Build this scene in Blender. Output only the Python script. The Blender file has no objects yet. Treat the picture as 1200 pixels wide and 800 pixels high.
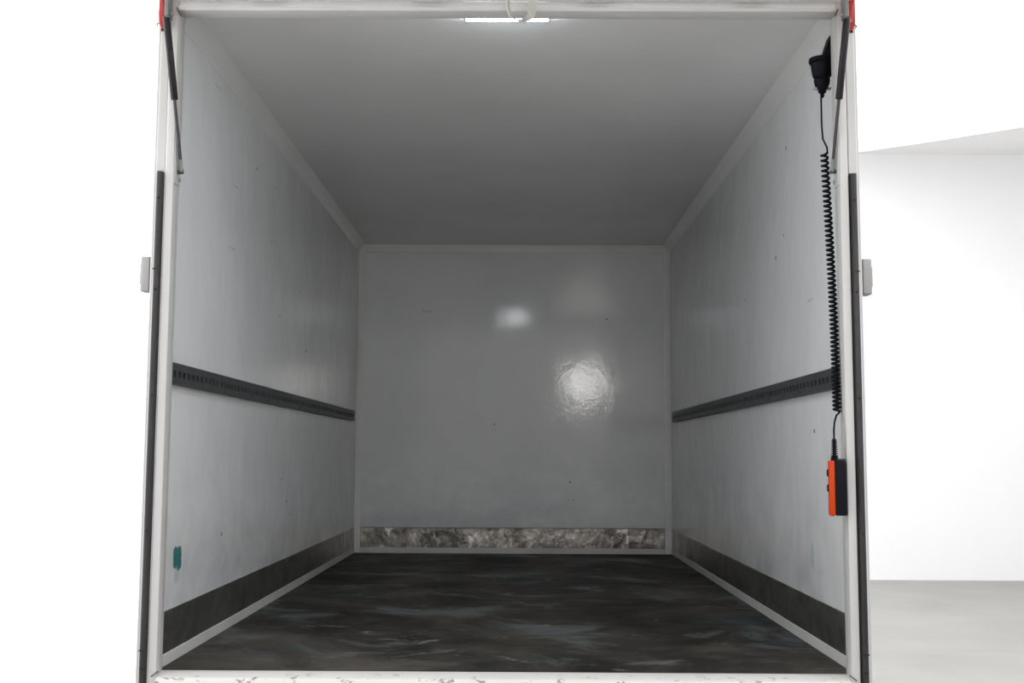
import bpy, bmesh, math, random
from mathutils import Vector, Matrix
random.seed(7)
SC = bpy.context.scene
COL = SC.collection
PI = math.pi
FZ = 1.0                      # cargo floor above the studio ground

# ------------------------------------------------------------------ camera
def make_camera():
    pitch, yaw, roll = .09896, -.006248, .004863
    f = Vector((math.sin(yaw)*math.cos(pitch), math.cos(yaw)*math.cos(pitch), math.sin(pitch)))
    u = Vector((-math.sin(yaw)*math.sin(pitch), -math.cos(yaw)*math.sin(pitch), math.cos(pitch)))
    r = Vector((math.cos(yaw), -math.sin(yaw), 0))
    c, s = math.cos(roll), math.sin(roll)
    r2, u2 = c*r + s*u, -s*r + c*u
    m = Matrix((( r2.x, u2.x, -f.x, .0353), (r2.y, u2.y, -f.y, -3.467), (r2.z, u2.z, -f.z, FZ+.6477), (0,0,0,1)))
    cd = bpy.data.cameras.new('camera'); cd.sensor_width = 36; cd.lens = 1333.8/1200*36
    cd.clip_start = .02; cd.clip_end = 200
    co = bpy.data.objects.new('camera', cd); COL.objects.link(co); co.matrix_world = m
    SC.camera = co
make_camera()

# ------------------------------------------------------------------ world, light levels, exposure
w = bpy.data.worlds.new('world'); SC.world = w; w.use_nodes = True
w.node_tree.nodes['Background'].inputs[0].default_value = (.9, .93, 1, 1)
w.node_tree.nodes['Background'].inputs[1].default_value = .1
CANOPY = 1.42                 # radiance of the luminous studio ceiling
LED = 62.0                    # radiance of the lamp inside the box
SOFTBOX = 13.0
ADDED_GLOW_WALL = 1.15  # radiance of the glowing panel added to brighten the left side
vs = SC.view_settings
vs.view_transform = 'Standard'; vs.look = 'None'; vs.gamma = 1; vs.use_curve_mapping = False
vs.exposure = 0.0

# ------------------------------------------------------------------ materials
def new_mat(name):
    m = bpy.data.materials.new(name); m.use_nodes = True
    nt = m.node_tree; b = nt.nodes['Principled BSDF']
    return m, nt, b
class NT:
    def __init__(s, nt): s.nt = nt; s.tc = None
    def n(s, t, **k):
        x = s.nt.nodes.new(t)
        for a, v in k.items(): setattr(x, a, v)
        return x
    def l(s, a, b): s.nt.links.new(a, b)
    def coord(s, scale=(1,1,1), loc=(0,0,0)):
        if s.tc is None: s.tc = s.n('ShaderNodeTexCoord')
        mp = s.n('ShaderNodeMapping'); mp.inputs['Scale'].default_value = scale; mp.inputs['Location'].default_value = loc
        s.l(s.tc.outputs['Object'], mp.inputs[0]); return mp.outputs[0]
    def noise(s, scale, detail=4, rough=.55, vec=None, dist=0):
        x = s.n('ShaderNodeTexNoise'); x.inputs['Scale'].default_value = scale
        x.inputs['Detail'].default_value = detail; x.inputs['Roughness'].default_value = rough
        x.inputs['Distortion'].default_value = dist
        s.l(vec if vec is not None else s.coord(), x.inputs['Vector']); return x.outputs[0]
    def ramp(s, fac, stops):
        x = s.n('ShaderNodeValToRGB'); e = x.color_ramp.elements
        while len(e) < len(stops): e.new(.5)
        for i, (p, c) in enumerate(stops):
            e[i].position = p; e[i].color = (c, c, c, 1) if isinstance(c, (int, float)) else (*c, 1)
        s.l(fac, x.inputs[0]); return x.outputs[0]
    def mix(s, fac, a, b, bt='MIX'):
        x = s.n('ShaderNodeMix', data_type='RGBA', blend_type=bt)
        if isinstance(fac, (int, float)): x.inputs[0].default_value = fac
        else: s.l(fac, x.inputs[0])
        for k, v in ((6, a), (7, b)):
            if isinstance(v, tuple): x.inputs[k].default_value = (*v, 1)
            else: s.l(v, x.inputs[k])
        return x.outputs[2]
    def math(s, op, a, b=None, c=None, clamp=False):
        x = s.n('ShaderNodeMath', operation=op, use_clamp=clamp)
        for i, v in enumerate((a, b, c)):
            if v is None: continue
            if isinstance(v, (int, float)): x.inputs[i].default_value = v
            else: s.l(v, x.inputs[i])
        return x.outputs[0]
    def bump(s, h, strength, dist, bsdf, normal=None):
        x = s.n('ShaderNodeBump'); x.inputs['Strength'].default_value = strength; x.inputs['Distance'].default_value = dist
        s.l(h, x.inputs['Height'])
        if normal is not None: s.l(normal, x.inputs['Normal'])
        if bsdf is not None: s.l(x.outputs[0], bsdf.inputs['Normal'])
        return x.outputs[0]
def plain(name, col, rough=.5, metal=0, spec=.5, var=.06, vscale=6, bump=0):
    m, nt, b = new_mat(name); g = NT(nt)
    n = g.noise(vscale, 4)
    c = g.mix(g.ramp(n, [(.3, 0), (.7, 1)]), tuple(x*(1-var) for x in col), tuple(min(1, x*(1+var)) for x in col))
    g.l(c, b.inputs['Base Color'])
    b.inputs['Roughness'].default_value = rough; b.inputs['Metallic'].default_value = metal
    b.inputs['Specular IOR Level'].default_value = spec
    if bump: g.bump(g.noise(vscale*8, 3), bump, .002, b)
    return m
def emit(name, col, strength):
    m, nt, b = new_mat(name)
    b.inputs['Base Color'].default_value = (*col, 1)
    b.inputs['Emission Color'].default_value = (*col, 1); b.inputs['Emission Strength'].default_value = strength
    return m

def gloss_panel(name, side=0, wave=.25, col=(.88, .88, .89), rough=.12, specks=True):
    """glossy white polyester lining: faint waves, dirt clouds, specks; side -1/1 adds the paint smear"""
    m, nt, b = new_mat(name); g = NT(nt)
    cl = g.ramp(g.noise(1.6, 5, .6), [(.35, 0), (.7, 1)])
    c = g.mix(cl, col, tuple(x*.93 for x in col))
    if specks:
        v = g.n('ShaderNodeTexVoronoi'); v.inputs['Scale'].default_value = 4.5; v.inputs['Randomness'].default_value = 1
        g.l(g.coord(), v.inputs['Vector'])
        sp = g.math('LESS_THAN', v.outputs['Distance'], .036)
        sel = g.ramp(g.noise(1.9, 2, vec=g.coord(loc=(3, 1, 7))), [(.45, 0), (.49, 1)])
        c = g.mix(g.math('MULTIPLY', sp, sel), c, (.13, .13, .13))
        # short horizontal scuffs
        v2 = g.n('ShaderNodeTexVoronoi'); v2.inputs['Scale'].default_value = 3
        g.l(g.coord(scale=(.55, .55, 5), loc=(.3, .2, .4)), v2.inputs['Vector'])
        sc = g.math('LESS_THAN', v2.outputs['Distance'], .07)
        sel2 = g.ramp(g.noise(1.3, 2, vec=g.coord(loc=(9, 4, 2))), [(.46, 0), (.52, 1)])
        c = g.mix(g.math('MULTIPLY', g.math('MULTIPLY', sc, sel2), .28), c, (.25, .25, .25))
    # greyer smudged band low down where loads rub
    if specks:
        sx = g.n('ShaderNodeSeparateXYZ'); g.l(g.coord(), sx.inputs[0])
        low = g.ramp(sx.outputs['Z'], [(.15, 1), (.75, 0)])
        smud = g.ramp(g.noise(2.6, 5, .65, vec=g.coord(scale=(1, 1, 1.4), loc=(2, 5, 1))), [(.4, 0), (.65, 1)])
        c = g.mix(g.math('MULTIPLY', g.math('MULTIPLY', low, smud), .55), c, (.47, .50, .53))
    if side:
        def dab(y, z, ry, rz):
            dy = g.math('DIVIDE', g.math('SUBTRACT', sx.outputs['Y'], y), ry)
            dz = g.math('DIVIDE', g.math('SUBTRACT', sx.outputs['Z'], z), rz)
            d = g.math('ADD', g.math('POWER', g.math('ABSOLUTE', dy), 2.5), g.math('POWER', g.math('ABSOLUTE', dz), 4))
            nz = g.math('MULTIPLY', g.math('SUBTRACT', g.noise(60, 4), .5), 1.6)
            return g.ramp(g.math('ADD', d, nz), [(.6, 1), (1.0, 0)])
        if side < 0:
            k = g.math('MAXIMUM', dab(.182, .318, .026, .036), dab(.220, .312, .028, .042))
            c = g.mix(g.math('MULTIPLY', k, .95), c, (.012, .17, .17))
            k2 = dab(.20, .265, .028, .03); c = g.mix(g.math('MULTIPLY', k2, .3), c, (.2, .4, .42))
        else:
            k = dab(.52, .305, .022, .045); c = g.mix(g.math('MULTIPLY', k, .3), c, (.2, .36, .38))
    g.l(c, b.inputs['Base Color'])
    r = g.math('MULTIPLY_ADD', g.noise(3, 4), .12, rough-.06)
    g.l(r, b.inputs['Roughness'])
    b.inputs['Specular IOR Level'].default_value = .5
    nb = g.bump(g.noise(3.5, 2), wave, .02, None)
    g.bump(g.noise(30, 3), .10, .004, b, nb)
    return m

def floor_mat():
    m, nt, b = new_mat('worn_phenolic_plywood'); g = NT(nt)
    big = g.noise(1.6, 7, .66, vec=g.coord(scale=(1, 1, 1)), dist=.7)
    c = g.ramp(big, [(.38, (.015, .014, .013)), (.5, (.040, .036, .031)), (.60, (.085, .076, .065))])
    st = g.noise(1.9, 7, .68, vec=g.coord(scale=(1, 1.1, 1), loc=(4, 2, 0)), dist=.8)
    c = g.mix(g.ramp(st, [(.54, 0), (.63, .8)]), c, (.125, .14, .143))
    st3 = g.noise(1.7, 6, .66, vec=g.coord(scale=(1, 1.2, 1), loc=(11, 7, 0)), dist=.5)
    c = g.mix(g.ramp(st3, [(.57, 0), (.68, .6)]), c, (.045, .095, .095))
    s2 = g.noise(3.8, 7, .74, vec=g.coord(scale=(1, 1.5, 1), loc=(1, 6, 0)), dist=1.2)
    c = g.mix(g.ramp(s2, [(.61, 0), (.67, .8)]), c, (.25, .24, .21))
    gr = g.noise(90, 3, .6, vec=g.coord(scale=(.12, 1, 1)))
    c = g.mix(g.ramp(gr, [(.35, .15), (.65, 0)]), c, (.01, .009, .008))
    g.l(c, b.inputs['Base Color'])
    g.l(g.ramp(st, [(.35, .68), (.7, .45)]), b.inputs['Roughness'])
    b.inputs['Specular IOR Level'].default_value = .14
    g.bump(g.noise(160, 2), .25, .002, b)
    return m

def scuffed_metal(name, lo, hi, rough=.35, scuff=.5, bump=.5, rear=False):
    m, nt, b = new_mat(name); g = NT(nt)
    n = g.noise(5, 6, .65, vec=g.coord(scale=(1, 1, 2.2)), dist=.6)
    c = g.ramp(n, [(.34, lo), (.62, hi)])
    n2 = g.noise(8, 6, .7, vec=g.coord(scale=(1.6, 1.6, 1), loc=(3, 8, 1)), dist=1)
    k = g.ramp(n2, [(.56, 0), (.68, scuff)])
    if rear:                                   # scraped bare towards the bulkhead, where loads are pushed up
        sx = g.n('ShaderNodeSeparateXYZ'); g.l(g.coord(), sx.inputs[0])
        k2 = g.math('MULTIPLY', g.ramp(n2, [(.42, .15), (.6, .9)]), g.ramp(g.math('MULTIPLY_ADD', sx.outputs['Y'], .5, -1.3), [(.0, 0), (.55, 1)]))
        k = g.math('MAXIMUM', k, k2)
    c = g.mix(k, c, (.78, .75, .70))
    n3 = g.noise(4, 5, .7, vec=g.coord(scale=(1.5, 1.5, 1), loc=(7, 3, 2)), dist=.5)
    c = g.mix(g.ramp(n3, [(.58, 0), (.7, .55)]), c, (.13, .09, .07))
    g.l(c, b.inputs['Base Color']); b.inputs['Metallic'].default_value = .75
    g.l(g.ramp(n2, [(.3, rough), (.7, rough+.15)]), b.inputs['Roughness'])
    g.bump(g.noise(9, 4, vec=g.coord(scale=(1, 1, .6))), bump, .012, b)
    return m

def white_paint(name, chips=0, col=(.62, .615, .605), rough=.35):
    m, nt, b = new_mat(name); g = NT(nt)
    c = g.mix(g.ramp(g.noise(3, 5), [(.35, 0), (.7, 1)]), col, tuple(x*.93 for x in col))
    if chips:
        n = g.noise(34, 5, .7, vec=g.coord(scale=(.45, 1, 1)), dist=.4)
        sx = g.n('ShaderNodeSeparateXYZ'); g.l(g.coord(), sx.inputs[0])
        worn = g.ramp(g.math('MULTIPLY', sx.outputs['Y'], -10), [(.28, 0), (.6, 1)])
        k = g.math('MULTIPLY', g.ramp(n, [(.57, 0), (.61, 1)]), worn)
        c = g.mix(g.math('MULTIPLY', k, .85), c, (.17, .14, .12))
    g.l(c, b.inputs['Base Color']); b.inputs['Roughness'].default_value = rough
    return m

def concrete(name):
    m, nt, b = new_mat(name); g = NT(nt)
    n = g.noise(.9, 7, .6, dist=.3)
    c = g.ramp(n, [(.3, (.272, .264, .25)), (.7, (.335, .326, .312))])
    n2 = g.noise(2.2, 6, .7, vec=g.coord(scale=(.5, 1.6, 1)), dist=.6)
    c = g.mix(g.ramp(n2, [(.62, 0), (.72, .4)]), c, (.22, .212, .20))
    g.l(c, b.inputs['Base Color']); b.inputs['Roughness'].default_value = .5
    g.bump(g.noise(40, 3), .08, .003, b)
    return m

M = {}
M['studio_white'] = plain('studio_white', (.89, .89, .90), .85, var=.01, vscale=.6)
M['ceiling_white'] = plain('ceiling_white', (.93, .93, .93), .85, var=.01, vscale=.6)
M['concrete'] = concrete('studio_concrete')
M['canopy'] = emit('luminous_cloth', (1, 1, 1), CANOPY)
M['lining_l'] = gloss_panel('lining_side_a', -1)
M['lining_r'] = gloss_panel('lining_side_b', 1)
M['lining_f'] = gloss_panel('lining_front', 0, col=(.88, .88, .88), wave=.07, rough=.10)
M['lining_c'] = gloss_panel('lining_ceiling', 0, specks=False, rough=.14, wave=.10, col=(.90, .90, .895))
M['trim'] = plain('white_trim', (.92, .92, .90), .4, var=.05)
M['floor'] = floor_mat()
M['kick'] = scuffed_metal('kick_metal', (.12, .117, .113), (.24, .235, .23), .28, .12, .25, True)
M['kick_front'] = scuffed_metal('kick_metal_worn', (.12, .11, .10), (.42, .39, .35), .24, 1, 1.0)
M['angle'] = plain('anodised_angle', (.68, .68, .66), .5, 0, var=.08)
M['rail'] = plain('dark_steel_rail', (.055, .058, .062), .45, .2, var=.2, vscale=20)
M['post'] = white_paint('white_post_paint')
M['header'] = white_paint('white_header_paint', 0, (.82, .81, .80))
M['sill'] = white_paint('white_sill_paint', 1, (.66, .645, .63))
M['rubber'] = plain('black_rubber', (.024, .023, .025), .5, spec=.5, var=.25, vscale=5)
M['black'] = plain('black_plastic', (.005, .005, .008), .5, spec=.12, var=.1)
M['strut_black'] = plain('black_steel', (.014, .012, .015), .4, spec=.35, var=.1)
M['rod'] = plain('dark_rod', (.06, .055, .06), .35, .2)
M['steel'] = plain('zinc_steel', (.45, .45, .43), .35, .8)
M['bracket'] = plain('grey_green_bracket', (.24, .26, .25), .5, .2)
M['red'] = plain('red_lens', (.48, .045, .04), .25, var=.05)
M['orange'] = plain('orange_plastic', (.53, .048, .002), .45, spec=.25, var=.03)
M['latch'] = plain('grey_hook_steel', (.36, .355, .35), .5, .2)
M['strap'] = plain('cream_webbing', (.76, .74, .68), .85, var=.05, vscale=60)
M['ext'] = white_paint('white_body_paint', 0, (.82, .82, .82), .25)
M['flap'] = white_paint('flap_paint', 0, (.84, .84, .84), .4)
M['seam'] = plain('dark_sealant_and_shadow', (.12, .10, .09), .8)
M['chassis'] = plain('chassis_black', (.03, .03, .03), .6)
M['tyre'] = plain('tyre_rubber', (.025, .025, .025), .8)
M['led_lens'] = emit('led_lens', (.88, .97, 1.0), LED)
M['added_glow_wall'] = emit('added_glow_fabric', (1, 1, 1), ADDED_GLOW_WALL)
M['softbox'] = emit('softbox_cloth', (1, .98, .95), SOFTBOX)

# ------------------------------------------------------------------ geometry helpers
def bm_box(bm, x0, x1, y0, y1, z0, z1, mtx=None):
    vs_ = [bm.verts.new((x, y, z)) for x in (x0, x1) for y in (y0, y1) for z in (z0, z1)]
    for f in ((0,1,3,2), (4,6,7,5), (0,4,5,1), (2,3,7,6), (0,2,6,4), (1,5,7,3)):
        bm.faces.new([vs_[i] for i in f])
    if mtx is not None: bmesh.ops.transform(bm, matrix=mtx, verts=vs_)
    return vs_
def bm_prism(bm, prof, axis, a0, a1, cap=True):
    """closed 2D profile extruded along an axis ('x': prof=(y,z), 'y': prof=(x,z), 'z': prof=(x,y))"""
    def P(p, a): return {'x': (a, p[0], p[1]), 'y': (p[0], a, p[1]), 'z': (p[0], p[1], a)}[axis]
    A = [bm.verts.new(P(p, a0)) for p in prof]; B = [bm.verts.new(P(p, a1)) for p in prof]
    n = len(prof)
    for i in range(n): bm.faces.new((A[i], A[(i+1) % n], B[(i+1) % n], B[i]))
    if cap: bm.faces.new(A); bm.faces.new(B[::-1])
def bm_tube(bm, pts, r, seg=8, cap=True):
    pts = [Vector(p) for p in pts]; n = len(pts)
    rr = r if isinstance(r, (list, tuple)) else [r]*n
    t0 = (pts[1]-pts[0]).normalized()
    nrm = t0.cross(Vector((0, 0, 1)) if abs(t0.z) < .9 else Vector((1, 0, 0))).normalized()
    rings = []
    for i in range(n):
        t = (pts[min(i+1, n-1)] - pts[max(i-1, 0)]).normalized()
        nrm = (nrm - t*nrm.dot(t)).normalized(); bn = t.cross(nrm)
        rings.append([bm.verts.new(pts[i] + rr[i]*(math.cos(2*PI*k/seg)*nrm + math.sin(2*PI*k/seg)*bn)) for k in range(seg)])
    for a, b in zip(rings, rings[1:]):
        for k in range(seg): bm.faces.new((a[k], a[(k+1) % seg], b[(k+1) % seg], b[k]))
    if cap: bm.faces.new(rings[0][::-1]); bm.faces.new(rings[-1])
def obj(name, bm, mat, parent=None, bevel=0, seg=2, smooth=None, keep=False):
    bmesh.ops.recalc_face_normals(bm, faces=bm.faces)
    if bevel:
        bmesh.ops.bevel(bm, geom=[e for e in bm.edges if len(e.link_faces) == 2 and e.calc_face_angle(0) > .5],
                        offset=bevel, segments=seg, profile=.5, affect='EDGES', clamp_overlap=True)
    me = bpy.data.meshes.new(name); bm.to_mesh(me); bm.free()
    me.materials.append(M[mat])
    if smooth is None: smooth = bool(bevel)
    if smooth:
        for p in me.polygons: p.use_smooth = True
        me.set_sharp_from_angle(angle=math.radians(40))
    o = bpy.data.objects.new(name, me); COL.objects.link(o)
    if parent is not None: o.parent = parent
    return o
def box(name, x0, x1, y0, y1, z0, z1, mat, parent=None, bevel=0, seg=2):
    bm = bmesh.new(); bm_box(bm, x0, x1, y0, y1, z0, z1); return obj(name, bm, mat, parent, bevel, seg)
def tube(name, pts, r, mat, parent=None, seg=10):
    bm = bmesh.new(); bm_tube(bm, pts, r, seg); return obj(name, bm, mat, parent, smooth=True)
def prism(name, prof, axis, a0, a1, mat, parent=None, bevel=0):
    bm = bmesh.new(); bm_prism(bm, prof, axis, a0, a1); return obj(name, bm, mat, parent, bevel)
def thing(name, label, cat, loc=(0,0,0), group=None):
    o = bpy.data.objects.new(name, None); COL.objects.link(o); o.location = loc
    o['label'] = label; o['category'] = cat
    if group: o['group'] = group
    return o
def struct(o, label=None):
    o['kind'] = 'structure'
    if label: o['label'] = label
    return o
def lab(o, label): o['label'] = label; return o

# ------------------------------------------------------------------ the studio
RX0, RX1, RY0, RY1, RZ = -2.72, 9.0, -12.0, 12.05, 5.83
struct(box('floor', RX0-.2, RX1+.2, RY0-.2, RY1+.2, -.2, 0, 'concrete'), 'pale grey concrete studio floor beyond the truck')
struct(box('wall_back', RX0-.2, RX1+.2, RY1, RY1+.2, 0, RZ, 'studio_white'), 'plain white studio wall behind the truck')
struct(box('wall_right', RX1, RX1+.2, RY0, RY1, 0, RZ, 'studio_white'), 'white side wall of the studio')
struct(box('wall_front', RX0-.2, RX1+.2, RY0-.2, RY0, 0, RZ, 'studio_white'), 'white studio wall facing the open truck')
struct(box('wall_left', RX0-.2, RX0, RY0, RY1, 0, RZ, 'studio_white'), 'white side wall of the studio behind the added glowing panel')
struct(box('ceiling', RX0-.2, RX1+.2, RY0-.2, RY1+.2, RZ, RZ+.15, 'ceiling_white'), 'white studio ceiling')

# glowing panel added along the truck to turn the left side pure white
LW = thing('added_glow_wall', 'glowing white panel beside the truck, added to whiten the left side', 'light wall', (RX0+.08, 0, 0))
box('frame', -.07, .02, -2.0, 11.9, .0, 5.6, 'studio_white', LW)
box('fabric', .021, .035, -1.97, 11.87, .03, 5.57, 'added_glow_wall', LW)
# luminous ceiling canopy with a clipped corner
t = thing('ceiling_canopy', 'large luminous white ceiling canopy over the truck', 'light', (0, 0, RZ-.06))
CAN = [(-2.6, -11.6), (8.8, -11.6), (8.8, 8.10), (7.2, 9.15), (6.12, 9.97), (5.2, 10.66), (4.56, 11.09), (3.6, 11.60), (2.9, 11.8), (-2.6, 11.8)]
prism('diffuser', CAN, 'z', -.16, .02, 'canopy', t)
prism('housing', CAN, 'z', .021, .058, 'studio_white', t)

# ------------------------------------------------------------------ the truck: everything in coordinates of the cargo floor
T = thing('box_truck', 'white box truck with its rear flap open, showing the empty cargo box', 'truck', (0, 0, FZ))
IL, IR, L, H = -1.05, 1.05, 4.122, 2.057
OL, OR = -1.086, 1.072
lab(box('side_wall', OL, IL, -.055, L+.04, -.04, H+.05, 'lining_l', T), 'glossy white lined side wall with a teal paint smear')
lab(box('side_wall', IR, OR, -.055, L+.04, -.04, H+.05, 'lining_r', T), 'glossy white lined side wall behind the hanging remote')
lab(box('front_wall', IL, IR, L, L+.04, -.04, H+.05, 'lining_f', T), 'glossy white bulkhead wall with scuffs')
lab(box('roof_panel', IL, IR, -.0, L, H, H+.05, 'lining_c', T), 'glossy white ceiling lining of the cargo box')
box('roof_skin', OL, OR, -.055, L+.04, H+.05, H+.06, 'ext', T)
lab(box('cargo_floor', IL, IR, 0, L, -.03, 0, 'floor', T), 'dark worn plywood cargo floor with grey stains')
# coved ceiling trims (concave corner profile) on both long edges
for s, X in ((1, IL), (-1, IR)):
    r = .05; n = 8
    pr = [(X, H), (X, H-r)] + [(X+s*(r-r*math.cos(a)), H-r+r*math.sin(a)) for a in [i*PI/2/n for i in range(1, n)]] + [(X+s*r, H)]
    # flatten the curve towards a bevel so the strip reads as a soft angle
    pr = [(X, H), (X, H-.052), (X+s*.0015, H-.052), (X+s*.008, H-.040), (X+s*.022, H-.022), (X+s*.036, H-.009), (X+s*.046, H-.0015), (X+s*.048, H)]
    lab(prism('ceiling_trim', pr, 'y', .0, L, 'lining_c', T), 'white coved corner trim')
# bulkhead trims
lab(box('corner_trim', IL, IL+.042, L-.006, L, 0, H, 'trim', T, .002), 'white vertical corner strip')
lab(box('corner_trim', IR-.048, IR, L-.006, L, 0, H, 'trim', T, .002), 'white vertical corner strip')
lab(box('top_trim', IL, IR, L-.010, L, H-.055, H, 'trim', T, .002), 'white strip under the ceiling')
# kick plates and floor angles
lab(box('kick_plate', IL, IL+.004, .0, L-.006, .035, .164, 'kick', T, .0012, 1), 'dark grey metal kick plate')
lab(box('kick_plate', IR-.004, IR, .0, L-.006, .035, .164, 'kick', T, .0012, 1), 'dark grey metal kick plate')
lab(box('kick_plate', IL+.044, IR-.05, L-.005, L, .035, .164, 'kick_front', T, .0012, 1), 'scuffed bare metal kick plate on the bulkhead')
for s, X in ((1, IL), (-1, IR)):
    xs = sorted((X, X+s*.007)); lab(box('floor_angle', xs[0], xs[1], .0, L-.008, 0, .036, 'angle', T, .001, 1), 'light grey floor edging strip')
lab(box('floor_angle', IL+.044, IR-.05, L-.010, L, 0, .036, 'angle', T, .001, 1), 'light grey floor edging strip')

lab(box('shadow_strip', IL+.044, IR-.05, L-.0045, L, .164, .1675, 'seam', T), 'dark strip standing in for the shadow above the kick plate')  # shadow line along the plate's top edge, put in as a dark strip
# lashing rails: slotted hat profile
def lashing_rail(X, s, y0, y1):
    bm = bmesh.new()
    za, zb = .860, .926
    def strip(z0, z1, d0, d1, yy0, yy1):
        xs = sorted((X+s*d0, X+s*d1)); bm_box(bm, xs[0], xs[1], yy0, yy1, z0, z1)
    strip(za, za+.004, 0, .020, y0, y1)                      # lower leg
    strip(zb-.004, zb, 0, .020, y0, y1)                      # upper leg
    strip(za+.004, za+.022, .016, .020, y0, y1)              # web under the slots
    strip(zb-.024, zb-.004, .016, .020, y0, y1)              # web above the slots
    n = int((y1-y0)/.05); p = (y1-y0)/n
    for i in range(n):                                       # bars between the slots
        strip(za+.022, zb-.024, .016, .020, y0+i*p, y0+i*p+.022)
    strip(za+.022, zb-.024, .016, .020, y1-.02, y1)
    r = obj('lashing_rail', bm, 'rail', T)
    lab(r, 'dark slotted lashing rail')
    xs = sorted((X+s*.0005, X+s*.002)); box('rail_back', xs[0], xs[1], y0, y1, za+.006, zb-.006, 'rail', r)
    for y in [y0+.06+i*.5 for i in range(9)]:
        if y > y1-.02: continue
        bmb = bmesh.new(); bm_tube(bmb, [(X+s*.0195, y, za+.013), (X+s*.0225, y, za+.013)], [.006, .0045], 8)
        obj('screw', bmb, 'rail', r)
lashing_rail(IL, 1, .01, 3.93)
lashing_rail(IR, -1, .01, 3.93)

# ---- rear frame
YF, YR = -.060, 0.0
def post(pr, label):
    o = prism('rear_post', pr, 'z', -.10, 2.075, 'post', T, .004); lab(o, label); return o
# cross-section: outer edge, groove for the rubber, raised inner face, inner return
p1 = post([(OL, YF+.004), (-1.0775, YF+.004), (-1.0765, YF+.014), (-1.0515, YF+.014), (-1.0495, YF), (-1.0235, YF), (-1.0235, YR), (IL-.001, YR), (IL-.001, -.02), (OL, -.02)], 'white steel corner post of the rear frame, coil side opposite')
p2 = post([(OR, YF+.004), (1.0645, YF+.004), (1.0635, YF+.014), (1.0385, YF+.014), (1.0365, YF), (1.0105, YF), (1.0105, YR), (IR+.001, YR), (IR+.001, -.02), (OR, -.02)], 'white steel corner post beside the remote')
p1['label'] = 'white corner post of the rear frame'; p2['label'] = 'white corner post of the rear frame'
for xa, xb in ((-1.0755, -1.0525), (1.0395, 1.0625)):
    c = (xa+xb)/2; wv = (xb-xa)/2
    pr = [(xa, YF+.013), (xa, YF+.004), (xa+.003, YF-.004)] + [(c+wv*.75*math.sin(a), YF-.006-.006*math.cos(a)) for a in [-1.2, -.6, 0, .6, 1.2]] + [(xb-.003, YF-.004), (xb, YF+.004), (xb, YF+.013)]
    s = lab(prism('rubber_buffer', pr, 'z', -.10, 1.503, 'rubber', T, .0008), 'black rubber buffer strip')
    for z in (.02, .42, .82, 1.14, 1.42):
        bmb = bmesh.new(); bm_tube(bmb, [(c, YF-.0105, z), (c, YF-.0145, z)], [.005, .0035], 8); obj('screw', bmb, 'strut_black', s)
    for z in (.07, 1.20):
        box('joint', xa+.002, xb-.002, YF-.0128, YF-.010, z, z+.004, 'strut_black', s)
    lab(box('cover_strip', xa-.0005, xb+.0005, YF+.0035, YF+.0138, 1.506, 2.07, 'post', T, .001, 1), 'white cover strip above the rubber buffer')
# header: rounded nose and flat underside
lab(prism('header_beam', [(YF, 2.030), (YF-.004, 2.026), (YF-.004, 2.020), (YF, 2.0145), (YR, 2.0125), (YR, H+.05), (-.02, H+.05), (YF, 2.060)], 'x', -1.0235, 1.0105, 'header', T, .0015), 'white header beam over the opening')
lab(prism('rear_sill', [(YR, -.04), (YR, .004), (-.012, .006), (-.030, .004), (-.062, -.006), (-.070, -.02), (-.070, -.16), (-.02, -.16)], 'x', -1.0235, 1.0105, 'sill', T, .002), 'white painted sill with chipped paint')
# mitred joints, sealed
def seam(x0, z0, x1, z1, y):
    d = Vector((x1-x0, 0, z1-z0)); n = Vector((-d.z, 0, d.x)).normalized()*.0018
    a, b = Vector((x0, y, z0)), Vector((x1, y, z1))
    bm = bmesh.new()
    bm_prism(bm, [((a+n).x, (a+n).z), ((b+n).x, (b+n).z), ((b-n).x, (b-n).z), ((a-n).x, (a-n).z)], 'y', y-.003, y+.02)
    obj('joint_seam', bm, 'seam', T)
seam(-1.038, -.004, -1.022, .008, YF-.001); seam(1.024, -.004, 1.009, .008, YF-.001)
seam(-1.031, 2.022, -1.020, 2.000, YF-.001); seam(1.017, 2.022, 1.008, 2.002, YF-.001)
# hook plates on the outer sides
for s, X in ((-1, OL), (1, OR)):
    xs = sorted((X+s*.004, X+s*.034))
    o = box('hook_plate', xs[0], xs[1], -.045, .005, 1.135, 1.245, 'latch', T, .006, 3)
    lab(o, 'light grey door hook plate')
    xs = sorted((X, X+s*.006)); box('spacer', xs[0], xs[1], -.04, .0, 1.15, 1.225, 'latch', o)
    xs = sorted((X+s*.033, X+s*.038)); box('rib', xs[0], xs[1], -.035, -.005, 1.16, 1.22, 'latch', o, .001)

# ---- upward flap, with rim, skin and hinges
flap = bpy.data.objects.new('door_flap', None); COL.objects.link(flap); flap.parent = T
flap.location = (0, YF-.012, 2.037); flap.rotation_euler = (math.radians(-2), 0, 0)
lab(flap, 'white top-hinged rear flap, raised')
FX0, FX1, FLN = -1.075, 1.062, 1.05
bm = bmesh.new(); bm_box(bm, FX0, FX1, -FLN, -.001, .012, .040); obj('panel', bm, 'flap', flap)
for nm, a in (('rim', (FX0, FX1, -.030, 0, 0, .012)), ('rim', (FX0, FX1, -FLN, -FLN+.04, 0, .012)), ('rim', (FX0, FX0+.055, -FLN+.04, -.03, 0, .012)), ('rim', (FX1-.055, FX1, -FLN+.04, -.03, 0, .012))):
    box(nm, *a, 'flap', flap, .002)
for x in (-.75, -.25, .27, .75):
    tube('hinge', [(x-.05, .002, .018), (x+.05, .002, .018)], .007, 'steel', flap)

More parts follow.
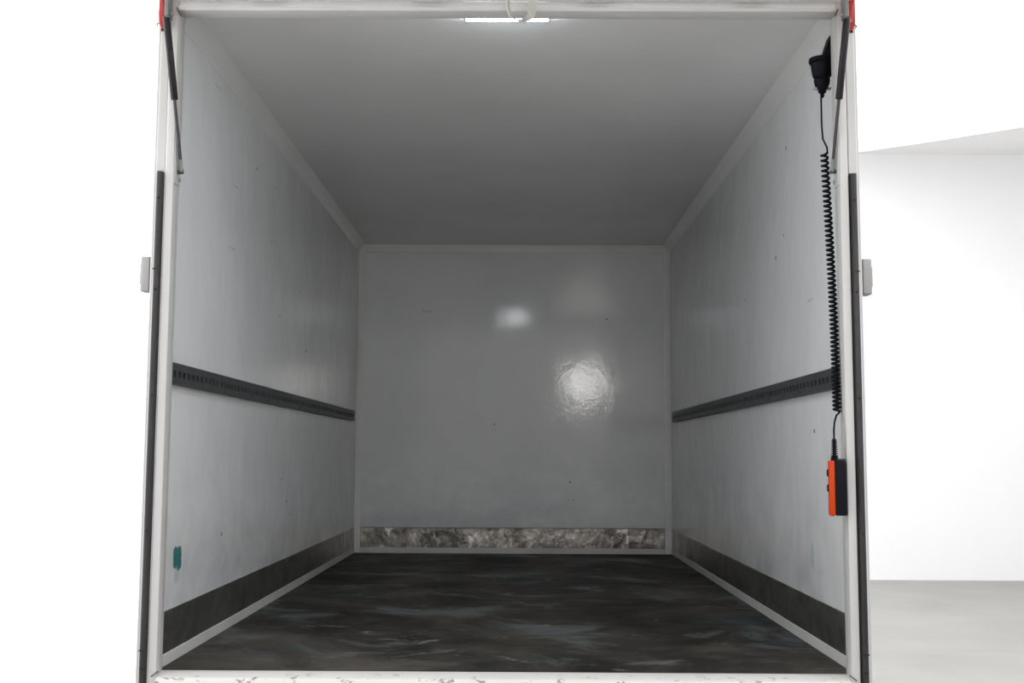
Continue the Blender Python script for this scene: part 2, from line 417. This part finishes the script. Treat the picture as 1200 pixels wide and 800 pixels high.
# ---- gas struts
def gas_strut(low, high, s):
    low, high = Vector(low), Vector(high); d = (high-low).normalized(); ln = (high-low).length
    g = bpy.data.objects.new('gas_strut', None); COL.objects.link(g); g.parent = T
    lab(g, 'black gas strut holding the flap')
    def at(k): return low + d*k
    tube('cylinder', [at(.215), at(.218), at(ln-.012), at(ln-.008)], [.009, .0108, .0108, .009], 'strut_black', g, 14)
    tube('rod', [at(.030), at(.216)], .0050, 'rod', g, 10)
    tube('end_fitting', [at(-.004), at(.006), at(.010), at(.036)], [.007, .0075, .006, .0055], 'bracket', g, 10)
    tube('ball_stud', [low + Vector((s*.016, 0, -.002)), low + Vector((-s*.006, 0, -.002))], .0065, 'rod', g, 10)
    # bracket reaching down from the flap to the strut's upper end
    bm = bmesh.new()
    xs = sorted((high.x - s*.013, high.x - s*.001))
    bm_box(bm, xs[0], xs[1], high.y-.022, high.y+.022, high.z-.012, 2.040)
    b = obj('flap_bracket', bm, 'bracket', g, .002)
    tube('pin', [high + Vector((-s*.022, 0, .002)), high + Vector((s*.004, 0, .002))], .0055, 'steel', g, 10)
gas_strut((-1.0085, -.030, 1.512), (-1.030, -.165, 1.960), -1)
gas_strut((.9955, -.030, 1.520), (1.014, -.165, 1.962), 1)
for s, X in ((-1, -1.0235), (1, 1.0105)):
    xs = sorted((X, X-s*.003)); o = lab(box('gusset_plate', xs[0], xs[1], -.056, -.004, 1.47, 2.01, 'post', T, .001), 'white reinforcing plate on the post')
    bmb = bmesh.new(); bm_tube(bmb, [(X-s*.002, -.018, 1.488), (X-s*.009, -.018, 1.488)], [.006, .005], 8); obj('screw', bmb, 'steel', o)

# ---- red lamps at the upper corners
for s, X in ((-1, -1.068), (1, 1.050)):
    lamp = bpy.data.objects.new('marker_light', None); COL.objects.link(lamp); lamp.parent = T
    lab(lamp, 'small red marker light at the upper corner')
    y = -.088
    pr = [(y+.03, 1.952), (y+.008, 1.954), (y-.006, 1.966), (y-.010, 1.99), (y-.009, 2.025), (y-.004, 2.045), (y+.03, 2.05)]
    prism('lens', pr, 'x', X-.008, X+.010, 'red', lamp, .003)
    box('base', X-.011, X+.013, YF+.004, y+.031, 1.948, 2.055, 'strut_black', lamp, .002)
    tube('wire', [(X+s*.006, -.085, 1.965), (X+s*.018, -.078, 1.962), (X+s*.020, -.062, 1.962)], .002, 'black', lamp, 6)

# ---- interior lamp behind the header
lamp = bpy.data.objects.new('interior_lamp', None); COL.objects.link(lamp); lamp.parent = T
lab(lamp, 'lit LED bar lamp behind the header')
box('lamp_housing', -.142, .127, .004, .118, 2.049, 2.0575, 'trim', lamp, .002)
prism('lamp_lens', [(.006, 2.0495), (.020, 2.041), (.092, 2.041), (.116, 2.0495)], 'x', -.14, .125, 'led_lens', lamp, .002)

# ---- power socket on the right-hand lining
def lathe(bm, prof, axis_pt, mtx=None, seg=20):
    rings = []
    for r_, z in prof:
        rings.append([bm.verts.new((axis_pt[0]+r_*math.cos(2*PI*k/seg), axis_pt[1]+r_*math.sin(2*PI*k/seg), z)) for k in range(seg)])
    for a, b in zip(rings, rings[1:]):
        for k in range(seg): bm.faces.new((a[k], a[(k+1) % seg], b[(k+1) % seg], b[k]))
    bm.faces.new(rings[0][::-1]); bm.faces.new(rings[-1])
sock = bpy.data.objects.new('power_socket', None); COL.objects.link(sock); sock.parent = T
lab(sock, 'black power socket for the lift remote')
SX, SY = .994, .055
bm = bmesh.new(); lathe(bm, [(.032, 1.906), (.0395, 1.905), (.0405, 1.899), (.0395, 1.892), (.034, 1.888), (.0325, 1.870), (.029, 1.848), (.025, 1.841)], (SX, SY)); obj('socket_body', bm, 'black', sock, smooth=True)
bm = bmesh.new(); bm_prism(bm, [(SX-.003, 1.898), (SX+.023, 1.976), (SX+.032, 1.984), (IR, 1.988), (IR, 1.87), (SX+.02, 1.87)], 'y', SY-.026, SY+.026); obj('mounting_boot', bm, 'black', sock, .004)
box('mounting_plate', IR-.006, IR, SY-.035, SY+.035, 1.84, 1.985, 'black', sock, .002)
tube('supply_cable', [(SX+.036, SY, 1.955), (SX+.040, SY, 1.995), (IR-.004, SY-.005, 2.01), (IR-.003, SY-.01, 2.05)], .004, 'black', sock, 8)

# ---- chassis and wheels that carry the box
for x in (-.42, .42):
    box('chassis_rail', x-.04, x+.04, .1, 5.6, -.22, -.045, 'chassis', T, .004)
for y in (.5, 1.5, 2.5, 3.6): box('cross_member', -.42, .42, y-.03, y+.03, -.20, -.06, 'chassis', T)
box('underframe', -1.0, 1.0, .02, 4.1, -.05, -.031, 'chassis', T)
for y in (1.35, 4.9):
    tube('axle', [(-.85, y, -.66), (.85, y, -.66)], .05, 'chassis', T)
    for s in (-1, 1):
        x0 = s*.42; box('spring_mount', x0-.03, x0+.03, y-.05, y+.05, -.66, -.2, 'chassis', T)
        wl = bpy.data.objects.new('wheel', None); COL.objects.link(wl); wl.parent = T; wl.location = (s*.86, y, -.66)
        bm = bmesh.new()
        lathe(bm, [(.20, -.09), (.31, -.10), (.335, -.085), (.34, 0), (.335, .085), (.31, .10), (.20, .09)], (0, 0), seg=32)
        bmesh.ops.rotate(bm, verts=bm.verts, cent=(0,0,0), matrix=Matrix.Rotation(PI/2, 3, 'Y')); obj('tyre', bm, 'tyre', wl, smooth=True)
        bm = bmesh.new()
        lathe(bm, [(.05, -.05), (.2, -.092), (.205, .092), (.16, .05), (.05, .06)], (0, 0), seg=24)
        bmesh.ops.rotate(bm, verts=bm.verts, cent=(0,0,0), matrix=Matrix.Rotation(PI/2, 3, 'Y')); obj('rim', bm, 'steel', wl, smooth=True)
box('underrun_bar', -.95, .95, -.02, .06, -.52, -.42, 'chassis', T, .005)
for x in (-.42, .42): box('underrun_bracket', x-.03, x+.03, .0, .12, -.45, -.05, 'chassis', T)

# ------------------------------------------------------------------ the lift remote on its coiled cable
RM = thing('lift_remote', 'orange and black tail lift remote hanging on a black coiled cable', 'remote control', (0, 0, FZ))
# hand unit, held against the inner side of the post
PX0, PXM, PX1, PY0, PY1, PZ0, PZ1 = .9515, .9690, 1.0030, -.080, -.042, .472, .635
def turned(o, a=-.20, p=(.975, -.080)):           # the unit hangs slightly turned on its cable
    m = Matrix.Translation((p[0], p[1], 0)) @ Matrix.Rotation(a, 4, 'Z') @ Matrix.Translation((-p[0], -p[1], 0))
    o.data.transform(m); return o
turned(lab(box('front_shell', PX0, PXM+.001, PY0, PY1, PZ0, PZ1, 'orange', RM, .006, 3), 'orange front shell'))
turned(lab(box('back_shell', PXM, PX1, PY0+.001, PY1-.001, PZ0+.001, PZ1-.002, 'black', RM, .005, 3), 'black back shell'))
turned(box('clip', PXM+.006, PX1-.001, PY0+.006, PY1-.008, PZ1-.004, PZ1+.005, 'strut_black', RM, .002))
for z in (.598, .553):
    bm = bmesh.new(); bm_prism(bm, [(PX0+.002, z-.014), (PX0-.004, z-.008), (PX0-.004, z+.008), (PX0+.002, z+.014)], 'y', PY0+.006, PY1-.006)
    turned(lab(obj('button', bm, 'black', RM, .001), 'black push button'))
# strain relief with ribs, straight lead, coil, straight lead, plug
cxr, cyr = .9740, -.062
bm = bmesh.new()
zz = PZ1-.006; prf = [(.0115, zz), (.0115, zz+.014), (.0080, zz+.016)]
for i in range(8):
    z = zz+.018+i*.0065; ro = .0110-.0004*i; prf += [(ro, z), (ro, z+.003), (.0055, z+.0032), (.0055, z+.0062)]
lathe(bm, prf, (cxr, cyr), seg=12); obj('strain_relief', bm, 'black', RM, smooth=True)
ztop = zz+.068
c0 = Vector((.989, .030, 1.592)); c1 = Vector((.996, -.020, .782))      # ends of the coil's axis
tube('lead', [(cxr, cyr, ztop-.006), (cxr+.001, cyr+.004, .725), (cxr+.006, cyr+.012, .750), (c1.x-.006, c1.y-.016, c1.z-.012), (c1.x+.004, c1.y-.003, c1.z-.006), (c1.x+.0095, c1.y, c1.z+.004)], .0030, 'black', RM, 8)
turns, sg = 56, 16
pts = []
axis_d = (c1-c0)
for i in range(turns*sg+1):
    k = i/(turns*sg); kk = k + .10*k*(1-k)*1.6                           # looser above, tighter below
    p = c0 + axis_d*kk; a = 2*PI*i/sg
    rr = .0098*(1 if .008 < k < .992 else .8)
    pts.append((p.x + rr*math.cos(a) + .004*math.sin(PI*k), p.y + rr*math.sin(a), p.z))
tube('coiled_cable', pts, .0040, 'black', RM, 7)
tube('lead', [(c0.x+.0105, c0.y, c0.z-.002), (c0.x+.010, c0.y+.004, c0.z+.02), (c0.x+.002, SY-.006, c0.z+.05), (SX-.004, SY, 1.69), (SX-.004, SY, 1.792)], .0028, 'black', RM, 8)
bm = bmesh.new(); lathe(bm, [(.0035, 1.778), (.006, 1.782), (.0075, 1.792), (.0125, 1.795), (.0125, 1.803), (.017, 1.806), (.0235, 1.822), (.026, 1.834), (.0245, 1.839), (.020, 1.8405)], (SX-.000, SY)); obj('plug', bm, 'black', RM, smooth=True)
for s in (-1, 1):
    box('locking_tab', SX-.000+s*.022-.006, SX-.000+s*.022+.006, SY-.006, SY+.006, 1.804, 1.811, 'steel', RM, .0015)

# ------------------------------------------------------------------ pull strap hanging from the flap
ST = thing('pull_strap', 'cream webbing pull strap looped down from the raised flap', 'strap', (.03, -.128, FZ+2.03))
def strap_ribbon(path, hw, th):
    bm = bmesh.new(); rings = []
    for p, tw in path:
        p = Vector(p); d = Vector((math.cos(tw), math.sin(tw), 0))*hw; n = Vector((-math.sin(tw), math.cos(tw), 0))*th
        rings.append([bm.verts.new(p+a*d+b*n) for a, b in ((-1, -1), (1, -1), (1, 1), (-1, 1))])
    for a, b in zip(rings, rings[1:]):
        for k in range(4): bm.faces.new((a[k], a[(k+1) % 4], b[(k+1) % 4], b[k]))
    bm.faces.new(rings[0]); bm.faces.new(rings[-1][::-1]); return bm
path = []
for k in range(37):
    u = k/36
    if u < .38:   v = u/.38; path.append(((-.026-.007*math.sin(PI*v), 0, .0165-.070*v), 1.45-.35*v))
    elif u < .64: v = (u-.38)/.26; path.append(((.006-.032*math.cos(PI*v), -.001, -.0535-.020*math.sin(PI*v)), 1.10-.4*v))
    else:         v = (u-.64)/.36; path.append(((.038+.004*v, 0, -.0535+.070*v), .70-.62*min(1, v*2)))
obj('webbing_loop', strap_ribbon(path, .0125, .0018), 'strap', ST, smooth=True)
box('stitched_patch', -.045, .06, -.016, .016, .0165, .0195, 'strap', ST)

# ------------------------------------------------------------------ studio lamps behind the photographer
SB = thing('studio_softbox', 'round white softbox lamp on a black stand facing the open truck', 'lamp', (.953, -4.2, 0))
cz = FZ+1.631
bm = bmesh.new(); lathe(bm, [(.05, -.32), (.10, -.30), (.315, -.01), (.32, .0), (.31, .004)], (0, 0), seg=32)
bmesh.ops.rotate(bm, verts=bm.verts, cent=(0,0,0), matrix=Matrix.Rotation(-PI/2, 3, 'X')); bmesh.ops.translate(bm, verts=bm.verts, vec=(0, 0, cz)); obj('shell', bm, 'black', SB, smooth=True)
bm = bmesh.new(); lathe(bm, [(.30, .005), (.305, .010), (.2, .022), (.02, .026)], (0, 0), seg=32)
bmesh.ops.rotate(bm, verts=bm.verts, cent=(0,0,0), matrix=Matrix.Rotation(-PI/2, 3, 'X')); bmesh.ops.translate(bm, verts=bm.verts, vec=(0, 0, cz)); obj('diffuser', bm, 'softbox', SB, smooth=True)
tube('pole', [(0, -.36, .12), (0, -.36, cz+.02)], .014, 'strut_black', SB)
box('lamp_head', -.06, .06, -.48, -.30, cz-.07, cz+.07, 'strut_black', SB, .01)
for k in range(3):
    a = 2*PI*k/3+.4; tube('leg', [(0, -.36, .45), (.5*math.cos(a), -.36+.5*math.sin(a), .012)], .011, 'strut_black', SB)
